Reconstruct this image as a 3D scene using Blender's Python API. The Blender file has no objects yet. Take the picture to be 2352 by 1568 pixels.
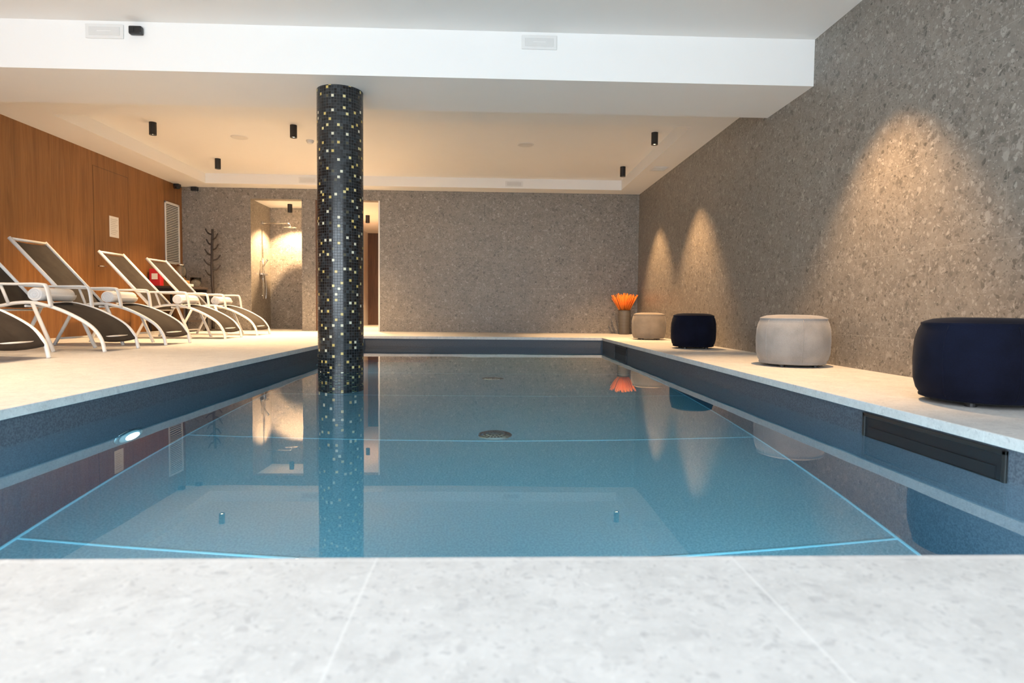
import bpy, bmesh, math, random
from mathutils import Vector, Matrix
random.seed(7)
scene=bpy.context.scene
# ---------------------------------------------------------------- constants
XR,XPR,XPL,XL=2.90,1.864,-2.028,-5.82
YF,YPF,YPN,YB=12.27,10.25,1.07,-3.2
YBN,YBF=5.68,6.62
ZS,ZB,ZC=2.70,2.47,2.88
ZW=-0.165; ZF=-1.50
# ---------------------------------------------------------------- node helpers
def new_mat(name):
    m=bpy.data.materials.new(name); m.use_nodes=True
    nt=m.node_tree; b=nt.nodes['Principled BSDF']
    return m,nt,b
def N(nt,t,**k):
    n=nt.nodes.new(t)
    for a,v in k.items(): setattr(n,a,v)
    return n
def L(nt,a,b): nt.links.new(a,b)
def M(nt,op,a,b=None,c=None):
    n=N(nt,'ShaderNodeMath',operation=op)
    for i,v in enumerate((a,b,c)):
        if v is None: continue
        if isinstance(v,(int,float)): n.inputs[i].default_value=v
        else: L(nt,v,n.inputs[i])
    return n.outputs[0]
def mixc(nt,f,a,b,blend='MIX'):
    n=N(nt,'ShaderNodeMix',data_type='RGBA',blend_type=blend)
    for i,v in ((0,f),(6,a),(7,b)):
        if isinstance(v,(int,float)): n.inputs[i].default_value=v
        elif isinstance(v,tuple): n.inputs[i].default_value=(*v[:3],1)
        else: L(nt,v,n.inputs[i])
    return n.outputs[2]
def ramp(nt,f,stops,interp='LINEAR'):
    n=N(nt,'ShaderNodeValToRGB'); cr=n.color_ramp; cr.interpolation=interp
    while len(cr.elements)<len(stops): cr.elements.new(.5)
    for e,(p,c) in zip(cr.elements,stops):
        e.position=p; e.color=(*c,1) if isinstance(c,tuple) else (c,c,c,1)
    L(nt,f,n.inputs[0]); return n.outputs[0]
def bump(nt,b,hgt,strength=.3,dist=.01):
    n=N(nt,'ShaderNodeBump'); n.inputs['Strength'].default_value=strength; n.inputs['Distance'].default_value=dist
    L(nt,hgt,n.inputs['Height']); L(nt,n.outputs[0],b.inputs['Normal'])
def simple(name,col,rough=.5,metal=0,emit=None,es=0,var=.06,scale=30):
    m,nt,b=new_mat(name)
    tc=N(nt,'ShaderNodeTexCoord'); no=N(nt,'ShaderNodeTexNoise'); no.inputs['Scale'].default_value=scale
    L(nt,tc.outputs['Object'],no.inputs['Vector'])
    c=mixc(nt,no.outputs[0],tuple(x*(1-var) for x in col),tuple(min(1,x*(1+var)) for x in col))
    L(nt,c,b.inputs['Base Color']); b.inputs['Roughness'].default_value=rough; b.inputs['Metallic'].default_value=metal
    if emit: b.inputs['Emission Color'].default_value=(*emit,1); b.inputs['Emission Strength'].default_value=es
    return m
def stone(name,base,dark,light,wall=True,bw=1.2,bh=.6,off=(0,0),mortar=(.4,.38,.35),rough=.45,contrast=.7,offset=.5,msize=.0022,scales=((15,.40,.65),(34,.45,.85),(85,.5,.85)),lov=.2):
    m,nt,b=new_mat(name)
    tc=N(nt,'ShaderNodeTexCoord'); P=tc.outputs['Object']
    nz=N(nt,'ShaderNodeTexNoise'); nz.inputs['Scale'].default_value=14; nz.inputs['Detail'].default_value=5; L(nt,P,nz.inputs['Vector'])
    vm=N(nt,'ShaderNodeVectorMath',operation='MULTIPLY_ADD'); L(nt,nz.outputs['Color'],vm.inputs[0]); vm.inputs[1].default_value=(.08,.08,.08); L(nt,P,vm.inputs[2])
    lo=N(nt,'ShaderNodeTexNoise'); lo.inputs['Scale'].default_value=6; lo.inputs['Detail'].default_value=10; lo.inputs['Roughness'].default_value=.82; L(nt,P,lo.inputs['Vector'])
    col=mixc(nt,ramp(nt,lo.outputs[0],[(.36,0.0),(.64,1.0)]),tuple(x*(1-lov) for x in base),tuple(x*(1+lov) for x in base))
    for sc,th,am in scales:
        vo=N(nt,'ShaderNodeTexVoronoi'); vo.inputs['Scale'].default_value=sc; L(nt,vm.outputs[0],vo.inputs['Vector'])
        s=N(nt,'ShaderNodeSeparateColor'); L(nt,vo.outputs['Color'],s.inputs[0])
        mid=tuple((a+c)/2 for a,c in zip(light,base))
        frag=ramp(nt,s.outputs[0],[(0,dark),(.22,tuple((a+c)/2 for a,c in zip(dark,base))),(.45,base),(.8,mid),(1,light)])
        mask=ramp(nt,vo.outputs['Distance'],[(th-.06,1.0),(th+.06,0.0)])
        pick=ramp(nt,s.outputs[1],[(.5,0.0),(.6,1.0)])
        f=M(nt,'MULTIPLY',M(nt,'MULTIPLY',mask,pick),am*contrast)
        col=mixc(nt,f,col,frag)
    sp=N(nt,'ShaderNodeSeparateXYZ'); L(nt,P,sp.inputs[0])
    cb=N(nt,'ShaderNodeCombineXYZ')
    if wall:
        g=N(nt,'ShaderNodeNewGeometry'); sn=N(nt,'ShaderNodeSeparateXYZ'); L(nt,g.outputs['True Normal'],sn.inputs[0])
        k=M(nt,'GREATER_THAN',M(nt,'ABSOLUTE',sn.outputs[0]),.5)
        u=M(nt,'ADD',M(nt,'MULTIPLY',sp.outputs[1],k),M(nt,'MULTIPLY',sp.outputs[0],M(nt,'SUBTRACT',1,k)))
        v=sp.outputs[2]
    else: u,v=sp.outputs[0],sp.outputs[1]
    L(nt,M(nt,'ADD',u,off[0]),cb.inputs[0]); L(nt,M(nt,'ADD',v,off[1]),cb.inputs[1])
    br=N(nt,'ShaderNodeTexBrick'); br.offset=offset; br.inputs['Scale'].default_value=1
    br.inputs['Brick Width'].default_value=bw; br.inputs['Row Height'].default_value=bh; br.inputs['Mortar Size'].default_value=msize; br.inputs['Mortar Smooth'].default_value=.1
    br.inputs['Color1'].default_value=(.97,.97,.97,1); br.inputs['Color2'].default_value=(1.03,1.03,1.03,1); br.inputs['Mortar'].default_value=(1,1,1,1)
    L(nt,cb.outputs[0],br.inputs['Vector'])
    col=mixc(nt,1.0,col,br.outputs['Color'],'MULTIPLY')
    col=mixc(nt,M(nt,'MULTIPLY',br.outputs['Fac'],.6),col,mortar)
    L(nt,col,b.inputs['Base Color']); b.inputs['Roughness'].default_value=rough
    h=M(nt,'SUBTRACT',lo.outputs[0],br.outputs['Fac'])
    bump(nt,b,h,.2,.003)
    return m
def wood(name,c1,c2,panel=.62,rough=.45):
    m,nt,b=new_mat(name)
    tc=N(nt,'ShaderNodeTexCoord'); mp=N(nt,'ShaderNodeMapping'); mp.inputs['Scale'].default_value=(9,9,.55)
    L(nt,tc.outputs['Object'],mp.inputs['Vector'])
    no=N(nt,'ShaderNodeTexNoise'); no.inputs['Scale'].default_value=1.6; no.inputs['Detail'].default_value=9; no.inputs['Distortion'].default_value=1.2; no.inputs['Roughness'].default_value=.62
    L(nt,mp.outputs[0],no.inputs['Vector'])
    col=ramp(nt,no.outputs[0],[(.3,tuple(x*.75 for x in c1)),(.48,c1),(.6,c2),(.75,tuple(x*.9 for x in c1))])
    sp=N(nt,'ShaderNodeSeparateXYZ'); L(nt,tc.outputs['Object'],sp.inputs[0])
    cb=N(nt,'ShaderNodeCombineXYZ'); L(nt,M(nt,'ADD',sp.outputs[1],sp.outputs[0]),cb.inputs[0]); cb.inputs[1].default_value=.5
    br=N(nt,'ShaderNodeTexBrick'); br.offset=0; br.inputs['Scale'].default_value=1; br.inputs['Brick Width'].default_value=panel/3; br.inputs['Row Height'].default_value=50
    br.inputs['Mortar Size'].default_value=.0008; br.inputs['Color1'].default_value=(.90,.90,.90,1); br.inputs['Color2'].default_value=(1.06,1.05,1.03,1); br.inputs['Mortar'].default_value=(.6,.57,.55,1)
    L(nt,cb.outputs[0],br.inputs['Vector'])
    col=mixc(nt,1.0,col,br.outputs['Color'],'MULTIPLY')
    L(nt,col,b.inputs['Base Color']); b.inputs['Roughness'].default_value=rough
    bump(nt,b,no.outputs[0],.1,.003)
    return m
# ---------------------------------------------------------------- materials
m_stone=stone('ceppo_stone_wall',(.222,.198,.172),(.06,.053,.046),(.44,.40,.36),off=(.12,-.26),mortar=(.34,.31,.27),contrast=.9)
m_deck=stone('light_stone_deck',(.64,.635,.625),(.38,.38,.39),(.78,.775,.76),wall=False,bw=.62,bh=1.2,off=(.19,.13),mortar=(.78,.775,.76),rough=.5,contrast=.65,offset=0,msize=.0025,scales=((24,.42,.5),(52,.45,.7),(120,.5,.8)),lov=.13)
m_ceil=simple('ceiling_plaster',(.85,.84,.82),.8,var=.01,scale=4)
m_wood=wood('oak_veneer',(.245,.105,.030),(.30,.135,.042))
m_wood_dark=wood('dark_oak',(.10,.045,.018),(.14,.065,.028))
m_white=simple('white_powdercoat',(.84,.83,.81),.35,var=.02)
m_plastic=simple('white_plastic',(.74,.73,.71),.4,var=.02)
m_lens=simple('frosted_lens',(.68,.67,.65),.25,var=.02)
m_black=simple('black_metal',(.012,.012,.013),.35)
m_dark=simple('opening_shade',(.004,.005,.008),.5)  # near-black colour that paints the shade inside openings
m_chrome=simple('chrome',(.75,.75,.75),.12,1)
m_lamp=simple('warm_led',(1,.9,.75),.4,emit=(1,.72,.42),es=25)
m_towel=simple('white_terry',(.86,.85,.84),.95,var=.06,scale=140)
m_paper=simple('paper',(.82,.80,.76),.7,var=.01)
m_ink=simple('ink_grey',(.45,.44,.43),.7)
m_red=simple('red_box',(.55,.02,.03),.4)
m_orange=simple('orange_reed',(.95,.22,.02),.7,var=.25,scale=60)
m_rack=simple('bronze_tree',(.035,.025,.02),.55,var=.2)
m_seam=simple('liner_weld',(.34,.56,.62),.4)
def liner(name,c1,c2,sc=120):
    m,nt,b=new_mat(name); tc=N(nt,'ShaderNodeTexCoord')
    no=N(nt,'ShaderNodeTexNoise'); no.inputs['Scale'].default_value=sc; no.inputs['Detail'].default_value=2; L(nt,tc.outputs['Object'],no.inputs['Vector'])
    L(nt,ramp(nt,no.outputs[0],[(.38,c1),(.62,c2)]),b.inputs['Base Color']); b.inputs['Roughness'].default_value=.55
    return m
m_liner=liner('slate_blue_liner',(.042,.048,.064),(.086,.097,.120))
m_linerf=liner('pool_floor_liner',(.15,.225,.26),(.225,.31,.345),90)
def fabric(name,c1,c2,rough=.9,sheen=0,scale=200,bs=.2):
    m,nt,b=new_mat(name); tc=N(nt,'ShaderNodeTexCoord')
    no=N(nt,'ShaderNodeTexNoise'); no.inputs['Scale'].default_value=scale; no.inputs['Detail'].default_value=3; L(nt,tc.outputs['Object'],no.inputs['Vector'])
    n2=N(nt,'ShaderNodeTexNoise'); n2.inputs['Scale'].default_value=7; n2.inputs['Detail'].default_value=4; L(nt,tc.outputs['Object'],n2.inputs['Vector'])
    f=M(nt,'MULTIPLY_ADD',no.outputs[0],.4,M(nt,'MULTIPLY',n2.outputs[0],.6))
    L(nt,ramp(nt,f,[(.35,c1),(.65,c2)]),b.inputs['Base Color']); b.inputs['Roughness'].default_value=rough
    b.inputs['Sheen Weight'].default_value=sheen; b.inputs['Sheen Roughness'].default_value=.4
    bump(nt,b,no.outputs[0],bs,.002)
    return m
m_sling=fabric('sling_mesh',(.028,.022,.018),(.050,.041,.034),.75,0,300)
m_sling.node_tree.nodes['Principled BSDF'].inputs['Specular IOR Level'].default_value=.2
m_navy=fabric('navy_velvet',(.0022,.0026,.008),(.0045,.006,.017),.95,.03)
m_navy.node_tree.nodes['Principled BSDF'].inputs['Specular IOR Level'].default_value=.15
m_taupe=fabric('taupe_velvet',(.19,.16,.13),(.26,.22,.18),.9,.2)
m_grey=fabric('grey_velvet',(.20,.195,.195),(.29,.28,.275),.9,.2)
def vase_mat():
    m,nt,b=new_mat('ribbed_ceramic'); tc=N(nt,'ShaderNodeTexCoord')
    w=N(nt,'ShaderNodeTexWave'); w.bands_direction='Z'; w.inputs['Scale'].default_value=14; L(nt,tc.outputs['Object'],w.inputs['Vector'])
    L(nt,ramp(nt,w.outputs['Fac'],[(.3,(.05,.045,.04)),(.8,(.20,.18,.16))]),b.inputs['Base Color']); b.inputs['Roughness'].default_value=.5
    return m
m_vase=vase_mat()
def mosaic():
    m,nt,b=new_mat('glass_mosaic'); uv=N(nt,'ShaderNodeUVMap'); s=N(nt,'ShaderNodeSeparateXYZ'); L(nt,uv.outputs[0],s.inputs[0])
    fu,fv=M(nt,'FLOOR',s.outputs[0]),M(nt,'FLOOR',M(nt,'ADD',s.outputs[1],100.0))
    cb=N(nt,'ShaderNodeCombineXYZ'); L(nt,fu,cb.inputs[0]); L(nt,fv,cb.inputs[1])
    wn=N(nt,'ShaderNodeTexWhiteNoise',noise_dimensions='3D'); L(nt,cb.outputs[0],wn.inputs['Vector'])
    col=ramp(nt,wn.outputs['Value'],[(0,(.005,.006,.007)),(.35,(.010,.012,.014)),(.65,(.018,.021,.024)),(.88,(.032,.038,.042))],'CONSTANT')
    bu,bv=M(nt,'FLOOR',M(nt,'DIVIDE',fu,3)),M(nt,'FLOOR',M(nt,'DIVIDE',fv,4))
    c2=N(nt,'ShaderNodeCombineXYZ'); L(nt,bu,c2.inputs[0]); L(nt,bv,c2.inputs[1]); c2.inputs[2].default_value=5
    w2=N(nt,'ShaderNodeTexWhiteNoise',noise_dimensions='3D'); L(nt,c2.outputs[0],w2.inputs['Vector'])
    sc=N(nt,'ShaderNodeSeparateColor'); L(nt,w2.outputs['Color'],sc.inputs[0])
    px=M(nt,'FLOOR',M(nt,'MULTIPLY',sc.outputs[0],2.999)); py=M(nt,'FLOOR',M(nt,'MULTIPLY',sc.outputs[1],3.999))
    eq=M(nt,'MULTIPLY',M(nt,'COMPARE',M(nt,'SUBTRACT',fu,M(nt,'MULTIPLY',bu,3)),px,.1),M(nt,'COMPARE',M(nt,'SUBTRACT',fv,M(nt,'MULTIPLY',bv,4)),py,.1))
    acc=ramp(nt,sc.outputs[2],[(0,(.58,.43,.13)),(.3,(.68,.57,.26)),(.52,(.66,.62,.46)),(.75,(.08,.07,.04))],'CONSTANT')
    col=mixc(nt,eq,col,acc)
    def edge(x):
        f=M(nt,'FRACT',x); return M(nt,'MAXIMUM',M(nt,'LESS_THAN',f,.05),M(nt,'GREATER_THAN',f,.95))
    g=M(nt,'MAXIMUM',edge(s.outputs[0]),edge(s.outputs[1]))
    col=mixc(nt,g,col,(.04,.042,.045))
    L(nt,col,b.inputs['Base Color'])
    L(nt,M(nt,'MULTIPLY_ADD',g,.6,.18),b.inputs['Roughness'])
    bump(nt,b,M(nt,'SUBTRACT',1,g),.3,.0015)
    return m
m_mosaic=mosaic()
def water():
    m=bpy.data.materials.new('pool_water_mat'); m.use_nodes=True; nt=m.node_tree
    nt.nodes.remove(nt.nodes['Principled BSDF']); out=nt.nodes['Material Output']
    g=N(nt,'ShaderNodeBsdfGlass'); g.inputs['IOR'].default_value=1.333; g.inputs['Roughness'].default_value=0; g.inputs['Color'].default_value=(1,1,1,1)
    tc=N(nt,'ShaderNodeTexCoord'); no=N(nt,'ShaderNodeTexNoise'); no.inputs['Scale'].default_value=1.6; no.inputs['Detail'].default_value=1; L(nt,tc.outputs['Object'],no.inputs['Vector'])
    bp=N(nt,'ShaderNodeBump'); bp.inputs['Strength'].default_value=.12; bp.inputs['Distance'].default_value=.01; L(nt,no.outputs[0],bp.inputs['Height']); L(nt,bp.outputs[0],g.inputs['Normal'])
    L(nt,g.outputs[0],out.inputs['Surface'])
    va=N(nt,'ShaderNodeVolumeAbsorption'); va.inputs['Color'].default_value=(.20,.78,.94,1); va.inputs['Density'].default_value=.36
    L(nt,va.outputs[0],out.inputs['Volume'])
    return m
m_water=water()
m_glass,nt,b=new_mat('clear_glass'); b.inputs['Transmission Weight'].default_value=1; b.inputs['Roughness'].default_value=.02; b.inputs['Base Color'].default_value=(.92,.97,.97,1)
# ---------------------------------------------------------------- mesh builder
class B:
    def __init__(s,name,mats): s.name=name; s.mats=mats; s.bm=bmesh.new(); s.uv=None
    def _mi(s,m): return s.mats.index(m)
    def box(s,x0,x1,y0,y1,z0,z1,m,bev=0,rot=None):
        r=bmesh.ops.create_cube(s.bm,size=1)
        vs=r['verts']; c=Vector(((x0+x1)/2,(y0+y1)/2,(z0+z1)/2))
        for v in vs:
            v.co=Vector((v.co.x*(x1-x0),v.co.y*(y1-y0),v.co.z*(z1-z0)))
        if rot is not None:
            for v in vs: v.co=rot@v.co
        for v in vs: v.co+=c
        fs=set(f for v in vs for f in v.link_faces)
        for f in fs: f.material_index=s._mi(m)
        if bev:
            es=list(set(e for v in vs for e in v.link_edges))
            r2=bmesh.ops.bevel(s.bm,geom=es,offset=bev,segments=2,affect='EDGES',profile=.5)
            for f in r2['faces']: f.material_index=s._mi(m)
    def tube(s,pts,r,m,seg=10,cap=True,flat=None):
        pts=[Vector(p) for p in pts]; n=len(pts); rings=[]
        rs=r if isinstance(r,(list,tuple)) else [r]*n
        ref=None
        for i,p in enumerate(pts):
            t=(pts[min(i+1,n-1)]-pts[max(i-1,0)]).normalized()
            if ref is None:
                ref=Vector((0,0,1)) if abs(t.z)<.9 else Vector((0,1,0))
            a=(ref-t*ref.dot(t)).normalized(); bb=t.cross(a); ref=a
            fa,fb=(1,1) if flat is None else flat
            rings.append([s.bm.verts.new(p+a*math.cos(k*2*math.pi/seg)*rs[i]*fa+bb*math.sin(k*2*math.pi/seg)*rs[i]*fb) for k in range(seg)])
        for i in range(n-1):
            for k in range(seg):
                f=s.bm.faces.new((rings[i][k],rings[i][(k+1)%seg],rings[i+1][(k+1)%seg],rings[i+1][k])); f.material_index=s._mi(m); f.smooth=True
        if cap:
            for rg in (rings[0],rings[-1]):
                f=s.bm.faces.new(rg); f.material_index=s._mi(m)
    def lathe(s,c,prof,m,seg=48,axis='z',smooth=True,uvs=None):
        c=Vector(c); rings=[]
        for r,z in prof:
            if r<1e-6: rings.append([s.bm.verts.new(c+Vector((0,0,z)))]*seg)
            else: rings.append([s.bm.verts.new(c+Vector((r*math.cos(k*2*math.pi/seg),r*math.sin(k*2*math.pi/seg),z))) for k in range(seg)])
        for i in range(len(prof)-1):
            for k in range(seg):
                vs=[rings[i][k],rings[i][(k+1)%seg],rings[i+1][(k+1)%seg],rings[i+1][k]]
                u=[]
                for v in vs:
                    if v not in u: u.append(v)
                if len(u)<3: continue
                f=s.bm.faces.new(u); f.material_index=s._mi(m); f.smooth=smooth
                if uvs:
                    lay=s.bm.loops.layers.uv.verify()
                    for lp in f.loops:
                        kk=k if (lp.vert in (rings[i][k],rings[i+1][k])) else k+1
                        zz=lp.vert.co.z
                        lp[lay].uv=(kk/seg*uvs[0],zz*uvs[1])
    def cyl(s,x,y,z0,z1,r,m,seg=32): s.lathe((x,y,0),[(0,z0),(r,z0),(r,z1),(0,z1)],m,seg,smooth=False)
    def sheet(s,rows,m,thick=0):
        vs=[[s.bm.verts.new(p) for p in row] for row in rows]
        for i in range(len(vs)-1):
            for j in range(len(vs[0])-1):
                f=s.bm.faces.new((vs[i][j],vs[i][j+1],vs[i+1][j+1],vs[i+1][j])); f.material_index=s._mi(m); f.smooth=True
    def done(s,loc=None,fixn=True,wn=False):
        if fixn: bmesh.ops.recalc_face_normals(s.bm,faces=s.bm.faces)
        me=bpy.data.meshes.new(s.name); 
        if loc is not None:
            bmesh.ops.translate(s.bm,verts=s.bm.verts,vec=-Vector(loc))
        s.bm.to_mesh(me); s.bm.free()
        for m in s.mats: me.materials.append(m)
        o=bpy.data.objects.new(s.name,me); scene.collection.objects.link(o)
        if loc is not None: o.location=loc
        return o
def smooth_path(pts,n=6):
    pts=[Vector(p) for p in pts]; out=[]
    P=[pts[0]]+pts+[pts[-1]]
    for i in range(1,len(P)-2):
        for k in range(n):
            t=k/n; a,b_,c,d=P[i-1],P[i],P[i+1],P[i+2]
            out.append(.5*((2*b_)+(-a+c)*t+(2*a-5*b_+4*c-d)*t*t+(-a+3*b_-3*c+d)*t**3))
    out.append(pts[-1]); return out
# ---------------------------------------------------------------- room shell
T=.25
w=B('wall_right',[m_stone]); w.box(XR,XR+T,YB,YF+T,-.3,ZC+.3,m_stone); w.done()
w=B('wall_left',[m_wood,m_black,m_chrome]); w.box(XL-T,XL,YB,YF+T,-.3,ZC+.3,m_wood); w.done()
NX0,NX1,PX0,PX1,ZO=-4.54,-3.58,-3.32,-2.10,2.50
w=B('wall_back',[m_stone,m_ceil,m_wood_dark,m_wood,m_deck])
for a,b_ in ((XL,NX0),(NX1,PX0),(PX1,XR)): w.box(a,b_,YF,YF+.2,-.05,ZC+.3,m_stone)
for a,b_ in ((NX0,NX1),(PX0,PX1)): w.box(a,b_,YF,YF+.2,ZO,ZC+.3,m_stone)
w.box(NX0-.1,NX0,YF+.2,13.34,-.05,ZO+.1,m_stone); w.box(NX1,NX1+.1,YF+.2,13.34,-.05,ZO+.1,m_stone)
w.box(NX0-.1,NX1+.1,13.34,13.44,-.05,ZO+.1,m_stone); w.box(NX0,NX1,YF+.2,13.34,ZO,ZO+.1,m_ceil)
w.box(PX0-.1,PX0,YF+.2,17.5,-.05,ZO+.1,m_ceil); w.box(PX1,PX1+.1,YF+.2,17.5,-.05,ZO+.1,m_wood)
w.box(PX0-.1,PX1+.1,17.5,17.6,-.05,ZO+.1,m_wood_dark); w.box(PX0,PX1,YF+.2,17.5,ZO,ZO+.1,m_ceil)
w.done()
t=B('trim_passage',[m_plastic,m_wood_dark]); t.box(PX1-.03,PX1-.001,YF-.004,YF+.2,.0,ZO-.001,m_plastic,.003); t.box(PX0+.001,PX0+.05,YF-.004,YF+.2,0,ZO-.001,m_wood_dark,.003); t.done()
w=B('wall_front',[m_ceil]); w.box(XL,XR,YB-.2,YB,-.05,.0,m_ceil); w.box(XL,XR,YB-.2,YB,2.6,ZC+.3,m_ceil); w.done()
w=B('window_1',[m_black])
for i in range(6):
    x=XL+.05+i*(XR-XL-.1)/5; w.box(x-.03,x+.03,YB-.12,YB-.06,0,2.6,m_black,.004)
w.box(XL,XR,YB-.12,YB-.06,2.54,2.6,m_black); w.box(XL,XR,YB-.12,YB-.06,0,.06,m_black); w.done()
CX0,CX1,CY0,CY1=-5.20,2.46,7.80,11.87
c=B('ceiling',[m_ceil])
c.box(XL,XR,YB,YF+.2,ZC,ZC+.2,m_ceil)
c.box(XL,XR,YBF,CY0,ZS,ZC,m_ceil); c.box(XL,XR,CY1,YF,ZS,ZC,m_ceil)
c.box(XL,CX0,CY0,CY1,ZS,ZC,m_ceil); c.box(CX1,XR,CY0,CY1,ZS,ZC,m_ceil)
c.done()
c=B('ceiling_beam',[m_ceil]); c.box(XL,XR,YBN,YBF,ZB,ZC,m_ceil); c.done()
f=B('floor',[m_deck])
o=.015; th=.045
f.box(XL,XPL+o,YB,YF+.0,-th,0,m_deck,.003); f.box(XPR-o,XR,YB,YF,-th,0,m_deck,.003)
f.box(XPL+o,XPR-o,YPF-o,YF,-th,0,m_deck,.003); f.box(XPL+o,XPR-o,YB,YPN+o,-th,0,m_deck,.003)
f.box(NX0,NX1,YF,13.34,-th,0,m_deck); f.box(PX0,PX1,YF,17.5,-th,0,m_deck)
f.done()
p=B('swimming_pool',[m_liner,m_linerf,m_seam,m_dark,m_black])
W=.2
p.box(XPL-W,XPL,YPN-W,YPF+W,ZF-.1,-th,m_liner); p.box(XPR,XPR+W,YPN-W,YPF+W,ZF-.1,-th,m_liner)
p.box(XPL,XPR,YPF,YPF+W,ZF-.1,-th,m_liner); p.box(XPL,XPR,YPN-W,YPN,ZF-.1,-th,m_liner)
p.box(XPL,XPR,YPN,YPF,ZF-.1,ZF,m_linerf)
for y in (2.75,4.3,5.85,7.4,8.95): p.box(XPL,XPR,y-.006,y+.006,ZF,ZF+.004,m_seam)
p.box(XPL,XPL+.010,YPN,YPF,ZF,ZF+.01,m_seam); p.box(XPR-.010,XPR,YPN,YPF,ZF,ZF+.01,m_seam)
for i in range(5):
    p.box(XPL,XPL+1.15,YPF-.32*(5-i)+0,YPF,ZF+.0,ZF+.24*(i+1),m_liner)
p.done()
wv=B('pool_water',[m_water]); wv.box(XPL-.03,XPR+.03,YPN-.03,YPF+.03,ZF-.03,ZW,m_water); wv.done()
for y0,y1 in ((2.17,3.04),(8.42,9.23)):
    s=B('pool_skimmer',[m_black,m_dark])
    x=XPR; z0,z1=-.195,-.055
    s.box(x-.012,x+.0,y0,y1,z1-.018,z1,m_black,.003); s.box(x-.012,x,y0,y1,z0,z0+.018,m_black,.003)
    s.box(x-.012,x,y0,y0+.02,z0,z1,m_black,.003); s.box(x-.012,x,y1-.02,y1,z0,z1,m_black,.003)
    s.box(x-.003,x,y0+.02,y1-.02,z0,z1,m_dark); s.box(x-.008,x-.003,y0+.05,y1-.05,z0+.03,z0+.075,m_dark)  # dark panel paints the shade of the skimmer mouth, no real recess
    s.done()
for y in (4.45,7.0):
    d=B('floor_drain',[m_black,m_chrome]); d.lathe((0.05,y,ZF),[(.0,.018),(.05,.018),(.085,.014),(.12,.0)],m_chrome,40)
    for k in range(20):
        a=k*math.pi/10; r=.075
        d.box(.05+r*math.cos(a)-.008,.05+r*math.cos(a)+.008,y+r*math.sin(a)-.008,y+r*math.sin(a)+.008,ZF+.012,ZF+.02,m_black)
    for k in range(10):
        a=k*math.pi/5; r=.04
        d.box(.05+r*math.cos(a)-.008,.05+r*math.cos(a)+.008,y+r*math.sin(a)-.008,y+r*math.sin(a)+.008,ZF+.012,ZF+.022,m_black)
    d.done()
# ---------------------------------------------------------------- column
CXc,CYc,CR=-1.42,6.12,.213
c=B('mosaic_column',[m_mosaic]); nz=60
c.lathe((CXc,CYc,0),[(CR,ZF+ (ZB-ZF)*i/nz) for i in range(nz+1)],m_mosaic,96,uvs=(51,1/.0262)); c.done()
# ---------------------------------------------------------------- lights / fixtures
def light(name,kind,loc,energy,color,parent=None,rot=(0,0,0),**k):
    l=bpy.data.lights.new(name,kind); l.energy=energy; l.color=color
    for a,v in k.items(): setattr(l,a,v)
    o=bpy.data.objects.new(name,l); o.location=loc; o.rotation_euler=rot; scene.collection.objects.link(o)
    if parent: o.parent=parent; o.matrix_parent_inverse=parent.matrix_world.inverted()
    return o
WARM=(1,.65,.34)
def ceiling_spot(x,y,zt=ZC,e=70,size=76,name='ceiling_spotlight',col=WARM,blend=.45):
    s=B(name,[m_black,m_lamp]); H=.165;R=.046
    s.lathe((x,y,zt),[(0,0),(R,0),(R,-H),(R-.006,-H),(R-.012,-H+.02),(0,-H+.02)],m_black,32,smooth=False)
    s.lathe((x,y,zt),[(0,-H+.016),(R-.016,-H+.016),(R-.016,-H+.019)],m_lamp,24)
    o=s.done(loc=(x,y,zt))
    bpy.context.view_layer.update()
    light('spot_beam','SPOT',(x,y,zt-H-.005),e,col,o,spot_size=math.radians(size),spot_blend=blend,shadow_soft_size=.02)
for x,y in ((2.25,8.70),(2.25,10.76),(2.25,4.48)): ceiling_spot(x,y,e=430,size=78,blend=.6,col=(1,.60,.28))
for x,y in ((-4.49,8.70),(-2.64,8.70),(-4.49,10.72),(-2.64,10.72)): ceiling_spot(x,y,e=410,size=100,blend=.8)
for x,y in ((-4.49,4.48),(-2.64,4.48),(-4.49,2.2),(-2.64,2.2)): ceiling_spot(x,y,e=200,size=100,blend=.8)  # unseen spots added for warm ambient light in the near bay
ceiling_spot(-3.98,12.85,zt=ZO,e=520,size=120)
ceiling_spot(-2.7,14.2,zt=ZO,e=600,size=130)
light('window_daylight','AREA',(-1.4,YB+.15,1.35),430,(.83,.92,1),rot=(math.radians(90),0,0),shape='RECTANGLE',size=8.2,size_y=2.4)
def pool_lamp(loc,normal,e):
    loc=Vector(loc); n=Vector(normal)
    s=B('pool_lamp',[m_chrome,m_lens])
    rot=n.to_track_quat('Z','Y').to_matrix()
    s.lathe((0,0,0),[(0,0),(.14,0),(.14,.012),(.115,.02),(.11,.012)],m_chrome,36); s.lathe((0,0,0),[(.11,.010),(0,.014)],m_lens,36)
    for v in s.bm.verts: v.co=rot@v.co+loc
    o=s.done(loc=loc); bpy.context.view_layer.update()
    light('lamp_disc','AREA',loc+n*.03,e,(.82,.94,1),o,rot=n.to_track_quat('-Z','Y').to_euler(),shape='DISK',size=.14)
pool_lamp((XPL,3.6,-.85),(1,0,0),.6)
pool_lamp((XPL,7.6,-.85),(1,0,0),11)  # second wall lamp, added to supplement the underwater light
pool_lamp((-1.2,YPN,-.85),(0,1,0),78)  # added below the camera, out of view, to light the pool floor
pool_lamp((1.0,YPN,-.85),(0,1,0),78)  # its added twin, also unseen, evens out the floor light
for x,y in ((-3.60,9.35),(.52,9.45)):
    s=B('ceiling_speaker',[m_plastic]); s.lathe((x,y,ZC),[(0,-.006),(.10,-.006),(.115,-.010),(.125,0)],m_plastic,36); s.done()
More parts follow.
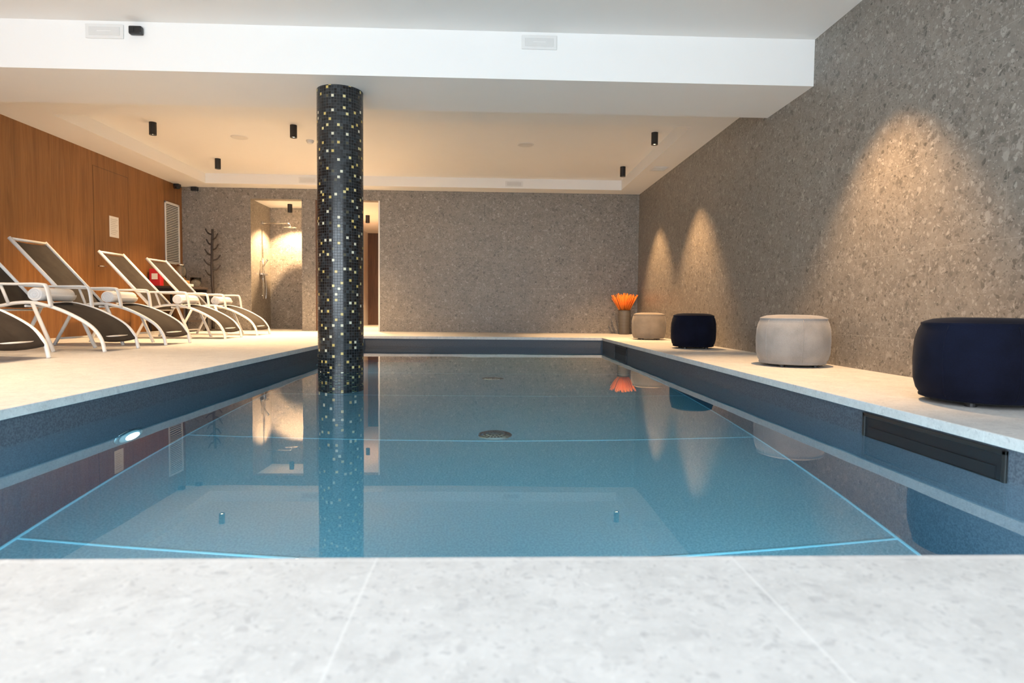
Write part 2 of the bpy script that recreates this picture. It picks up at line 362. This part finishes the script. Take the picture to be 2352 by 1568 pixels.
s=B('smoke_detector',[m_plastic]); s.lathe((-2.63,9.45,ZC),[(0,-.05),(.03,-.05),(.045,-.035),(.045,-.02),(.055,-.02),(.055,0)],m_plastic,32); s.done()
for x0,x1 in ((-3.48,-3.16),(.27,.58)):
    s=B('emergency_light',[m_plastic,m_lens]); s.box(x0,x1,YBN-.012,YBN,2.73,2.85,m_plastic,.004); s.box(x0+.03,x1-.03,YBN-.016,YBN-.010,2.755,2.825,m_lens,.002); s.box(x0+.10,x1-.10,YBN-.018,YBN-.012,2.785,2.795,m_plastic); s.done()
s=B('motion_sensor',[m_black]); s.box(-3.10,-2.99,YBN-.05,YBN,2.76,2.83,m_black,.012); s.box(-3.08,-3.05,YBN-.056,YBN-.048,2.775,2.81,m_black,.003); s.done()
for x in (-3.35,.45):
    s=B('emergency_light',[m_plastic,m_lens]); s.box(x-.16,x+.16,CY1-.012,CY1,2.73,2.83,m_plastic,.004); s.box(x-.13,x+.13,CY1-.016,CY1-.01,2.75,2.81,m_lens,.002); s.done()
s=B('air_diffuser',[m_plastic]); s.box(2.56,2.80,9.9,10.2,ZS-.008,ZS,m_plastic,.003)
for k in range(5): s.box(2.58,2.78,9.93+k*.05,9.95+k*.05,ZS-.014,ZS-.006,m_plastic)
s.done()
s=B('security_camera',[m_black]); s.box(XL+.0,XL+.10,11.95,12.05,ZS-.06,ZS,m_black,.008); s.tube([(XL+.06,11.9,ZS-.08),(XL+.17,11.8,ZS-.10)],.03,m_black,16); s.done()
s=B('wall_speaker',[m_black]); s.box(-5.62,-5.50,YF-.08,YF,ZS-.08,ZS-.01,m_black,.01); s.done()
# ---------------------------------------------------------------- left wall things
s=B('door_1',[m_wood,m_wood_dark,m_chrome])
s.box(XL,XL+.002,9.585,10.475,0,2.49,m_wood)
for y in (9.58,10.48): s.box(XL,XL+.0022,y-.003,y+.003,0,2.5,m_wood_dark)
s.box(XL,XL+.0022,9.58,10.48,2.494,2.5,m_wood_dark)
s.tube([(XL,9.66,1.03),(XL+.05,9.66,1.03),(XL+.05,9.78,1.03)],.009,m_chrome,12); s.done()
s=B('wall_notice',[m_paper,m_ink]); s.box(XL+.0025,XL+.006,9.96,10.20,1.50,1.82,m_paper)
for k in range(9): s.box(XL+.0060,XL+.0064,9.99,10.17-.03*(k%3),1.77-k*.028,1.776-k*.028,m_ink)
s.done()
s=B('ventilation_grille',[m_plastic,m_dark]); y0,y1,z0,z1=11.62,12.14,1.22,2.33
s.box(XL,XL+.004,y0,y1,z0,z1,m_dark)
for a in ((y0,y0+.03,z0,z1),(y1-.03,y1,z0,z1),(y0,y1,z0,z0+.03),(y0,y1,z1-.03,z1)): s.box(XL,XL+.02,*a,m_plastic,.002)
n=34
for k in range(n):
    z=z0+.04+k*(z1-z0-.08)/(n-1); s.box(XL+.004,XL+.016,y0+.03,y1-.03,z-.004,z+.010,m_plastic)
s.done()
# ---------------------------------------------------------------- loungers
def lounger(yc,xf=-3.62):
    W2=.285
    s=B('sun_lounger',[m_white,m_sling])
    X=lambda u: xf-u
    prof=[(0,0),(.035,.13),(.14,.255),(.38,.385),(.62,.455),(.80,.455),(.96,.425),(1.04,.44)]
    for sy in (-1,1):
        y=yc+sy*W2
        pts=smooth_path([(X(u),y,z) for u,z in prof],6)
        s.tube(pts,.021,m_white,10,flat=(1,.8))
        s.tube([(X(1.0),y,.44),(X(1.68),y,1.18)],.020,m_white,10,flat=(1.1,.8))
        ya=yc+sy*(W2+.03)
        pts=smooth_path([(X(1.18),ya-sy*.02,.64),(X(1.08),ya,.632),(X(.80),ya,.63),(X(.56),ya,.632),(X(.50),ya,.60),(X(.47),ya-sy*.01,.42)],6)
        s.tube(pts,.024,m_white,10,flat=(.55,1.25))
        s.tube([(X(.64),ya-sy*.012,.45),(X(.45),ya,0)],.018,m_white,10)
        s.tube([(X(.98),ya-sy*.012,.42),(X(1.20),ya,0)],.018,m_white,10)
        s.tube([(X(.92),ya,.63),(X(.86),ya-sy*.012,.45)],.014,m_white,8)
    for u,z in ((.055,.15),(.72,.44),(1.0,.40)): s.tube([(X(u),yc-W2,z-.012),(X(u),yc+W2,z-.012)],.011,m_white,8)
    s.tube([(X(1.67),yc-W2,1.17),(X(1.67),yc+W2,1.17)],.016,m_white,8)
    s.tube([(X(1.165),yc-W2,.07),(X(1.165),yc+W2,.07)],.012,m_white,8)
    lp=smooth_path([(u,0,z) for u,z in [(.02,.10),(.035,.13),(.14,.255),(.38,.385),(.62,.455),(.80,.455),(.96,.425),(1.0,.43)]],5)
    for off in (.008,.0):
        rows=[[(X(q.x),yc+W2*t,q.z+off-.018*(1-t*t)) for t in (-1,-.6,-.2,.2,.6,1)] for q in lp]
        s.sheet(rows,m_sling)
        rows=[[(X(1.01+.65*k/8)-off,yc+W2*t,.45+.70*k/8-.012*(1-t*t)) for t in (-1,-.6,-.2,.2,.6,1)] for k in range(9)]
        s.sheet(rows,m_sling)
    s.done(loc=(xf-.8,yc,0))
    tw=B('rolled_towel',[m_towel]); cx,cz,R=X(.66),.540,.074
    seg=60; nst=6; pts=[]
    for k in range(seg+1):
        a=k/seg*3*2*math.pi; r=.012+(R-.012)*k/seg; pts.append((cx+r*math.cos(a),cz+r*.92*math.sin(a)))
    tw.sheet([[(px,yc-.25+.50*q/nst,pz) for q in range(nst+1)] for px,pz in pts],m_towel)
    core=[(0,-.242),(R*.8,-.242),(R*.93,-.23),(R*.93,.23),(R*.8,.242),(0,.242)]
    before=set(tw.bm.verts)
    tw.lathe((0,0,0),core,m_towel,32)
    for v in tw.bm.verts:
        if v not in before: v.co=Vector((cx+v.co.x,yc+v.co.z,cz+v.co.y*.92))
    ob=tw.done(loc=(cx,yc,cz)); sm=ob.modifiers.new('thick','SOLIDIFY'); sm.thickness=.006
for y in (5.04,6.37,7.50,9.10,10.30): lounger(y)
# ---------------------------------------------------------------- poufs
def pouf(x,y,m,D=.56,H=.415):
    r=D/2
    s=B('velvet_pouf',[m,m_black])
    prof=[(0,H+.004),(r*.45,H+.003),(r*.72,H-.004),(r*.86,H-.018),(r*.885,H-.022),(r*.90,H-.022),(r*.905,H-.030),(r*.895,H-.036),(r*.94,H-.065),(r*.985,H-.12),(r,H*.5),(r*.985,.11),(r*.94,.06),(r*.895,.040),(r*.905,.034),(r*.90,.026),(r*.88,.024),(r*.84,.02),(0,.02)]
    s.lathe((x,y,0),prof,m,72)
    for k in range(6):
        a=k*math.pi/3+.35
        s.tube([(x+rr*1.002*math.cos(a),y+rr*1.002*math.sin(a),z) for rr,z in prof[7:14]],.0022,m,6)
    for k in range(4):
        a=k*math.pi/2+.7; s.cyl(x+r*.66*math.cos(a),y+r*.66*math.sin(a),0,.022,.025,m_black,16)
    s.done(loc=(x,y,0))
pouf(2.50,9.78,m_taupe,.53); pouf(2.46,7.51,m_navy,.53); pouf(2.50,5.10,m_grey,.57); pouf(2.42,3.00,m_navy,.58)
# ---------------------------------------------------------------- vase with reeds
s=B('vase_with_reeds',[m_vase,m_orange]); vx,vy=2.57,11.90
prof=[(0,0),(.085,0),(.095,.01)]
for k in range(24):
    z=.02+k*.0175; rr=.095+.02*math.sin(z*4.2)+(.003 if k%2 else -.003); prof.append((rr,z))
prof+=[(.112,.445),(.12,.455),(.108,.455),(.095,.43),(.09,.1),(0,.1)]
s.lathe((vx,vy,0),prof,m_vase,40)
for k in range(170):
    a=random.uniform(0,2*math.pi); q=math.sqrt(random.random()); rr=q*.255; hh=random.uniform(.71,.79)-.04*q*q
    r0=.07*q
    p0=(vx+r0*math.cos(a),vy+r0*math.sin(a)*.8,.40); p1=(vx+rr*math.cos(a),vy+rr*math.sin(a)*.8,hh)
    mid=tuple((i*.55+j*.45) for i,j in zip(p0,p1))
    s.tube([p0,mid,p1],[.003,.004,.006],m_orange,5)
s.done(loc=(vx,vy,0))
# ---------------------------------------------------------------- table and items
m_table=simple('dark_table',(.05,.035,.028),.4)
s=B('console_table',[m_table,m_black]); tx0,tx1,ty0,ty1=-5.80,-5.12,10.95,11.75
s.box(tx0,tx1,ty0,ty1,.75,.79,m_table,.004)
for x in (tx0+.03,tx1-.03):
    for y in (ty0+.03,ty1-.03): s.box(x-.018,x+.018,y-.018,y+.018,0,.75,m_black,.003)
s.box(tx0+.03,tx1-.03,ty0+.02,ty0+.04,.68,.75,m_black); s.box(tx0+.03,tx1-.03,ty1-.04,ty1-.02,.68,.75,m_black); s.box(tx0+.02,tx1-.02,ty0+.03,ty1-.03,.18,.20,m_table)
s.done()
s=B('red_box',[m_red,m_paper]); s.box(-5.78,-5.60,11.0,11.12,.79,1.08,m_red,.006); s.box(-5.74,-5.64,10.997,11.0,.90,1.0,m_paper); s.done()
m_lw=simple('light_wood',(.55,.30,.12),.5)
s=B('water_dispenser',[m_glass,m_lw,m_chrome]); dx,dy=-5.42,11.35
s.box(dx-.11,dx+.11,dy-.1,dy+.1,.79,.90,m_lw,.006)
s.lathe((dx,dy,.90),[(0,.0),(.08,.0),(.09,.02),(.09,.2),(.06,.24),(.06,.26),(.054,.26),(.054,.24),(.082,.2),(.082,.02),(0,.012)],m_glass,32)
s.lathe((dx,dy,.90),[(0,.262),(.065,.262),(.065,.28),(.012,.285),(.012,.30),(0,.30)],m_chrome,32)
s.tube([(dx+.02,dy-.085,.93),(dx+.02,dy-.13,.93),(dx+.02,dy-.135,.90)],.008,m_chrome,10); s.done()
s=B('glass_bowl',[m_glass]); s.lathe((-5.24,11.52,.79),[(0,0),(.05,0),(.09,.08),(.09,.17),(.084,.17),(.084,.08),(.045,.008),(0,.008)],m_glass,32); s.done()
s=B('folded_towel',[m_towel]); 
for k in range(2): s.box(-5.34,-5.15,11.0,11.25,.79+.022*k,.81+.022*k,m_towel,.008)
s.done()
# ---------------------------------------------------------------- coat rack
s=B('coat_rack',[m_rack]); x0,y0=-5.14,11.98
s.lathe((x0,y0,0),[(0,0),(.17,0),(.17,.015),(.03,.03),(.02,.05)],m_rack,32)
s.tube(smooth_path([(x0,y0,.02),(x0+.01,y0,.6),(x0-.01,y0,1.2),(x0+.01,y0,1.88)],6),[.026]*13+[.022]*6,m_rack,10)
for k in range(9):
    z=1.02+k*.095; a=k*2.4; sg=1 if k%2 else -1
    dx,dy=sg*.13,.06*math.sin(a)
    s.tube(smooth_path([(x0,y0,z),(x0+dx*.6,y0+dy*.6,z+.03),(x0+dx,y0+dy,z+.11)],4),[.016]*5+[.012]*4,m_rack,8)
s.done()
# ---------------------------------------------------------------- shower fittings
s=B('shower_set',[m_chrome]); yy=12.86
s.tube([(NX0,yy,2.12),(NX0+.52,yy,2.12),(NX0+.56,yy,2.10),(NX0+.56,yy,2.06)],.011,m_chrome,12)
s.lathe((NX0+.56,yy,2.03),[(0,.03),(.02,.025),(.13,.012),(.135,.004),(0,0)],m_chrome,40)
s.box(NX0+.0,NX0+.03,yy-.05,yy+.05,2.09,2.15,m_chrome,.004)
s.tube([(NX0+.05,yy-.1,.62),(NX0+.05,yy-.1,1.42)],.009,m_chrome,10)
for z in (.68,1.36): s.tube([(NX0,yy-.1,z),(NX0+.05,yy-.1,z)],.010,m_chrome,10)
s.tube([(NX0+.05,yy-.1,1.25),(NX0+.12,yy-.1,1.36),(NX0+.14,yy-.1,1.40)],[.012,.02,.03],m_chrome,12)
s.box(NX0,NX0+.07,yy-.14,yy+.14,1.08,1.13,m_chrome,.012)
s.tube(smooth_path([(NX0+.05,yy-.1,1.08),(NX0+.09,yy-.13,.75),(NX0+.12,yy-.14,.62),(NX0+.12,yy-.12,.9),(NX0+.06,yy-.1,1.25)],6),.006,m_chrome,8)
s.done()
# ---------------------------------------------------------------- world
wd=bpy.data.worlds.new('world'); scene.world=wd; wd.use_nodes=True
bg=wd.node_tree.nodes['Background']; bg.inputs[0].default_value=(.82,.9,1,1); bg.inputs[1].default_value=.6
# ---------------------------------------------------------------- camera
yaw,pitch,roll=.037,.049,.010
cy,sy=math.cos(yaw),math.sin(yaw)
fwd=Vector((sy*math.cos(pitch),cy*math.cos(pitch),-math.sin(pitch))); right=Vector((cy,-sy,0)); up=right.cross(fwd)
r2=math.cos(roll)*right+math.sin(roll)*up; u2=-math.sin(roll)*right+math.cos(roll)*up
mt=Matrix((r2,u2,-fwd)).transposed().to_4x4(); mt.translation=Vector((0,0,.43))
cam=bpy.data.cameras.new('camera'); co=bpy.data.objects.new('camera',cam); scene.collection.objects.link(co); co.matrix_world=mt
cam.sensor_width=36; cam.lens=1450/2352*36; cam.clip_start=.05; cam.clip_end=100
cam.dof.use_dof=True; cam.dof.focus_distance=7.5; cam.dof.aperture_fstop=4
scene.camera=co
scene.view_settings.view_transform='Standard'; scene.view_settings.exposure=0.16
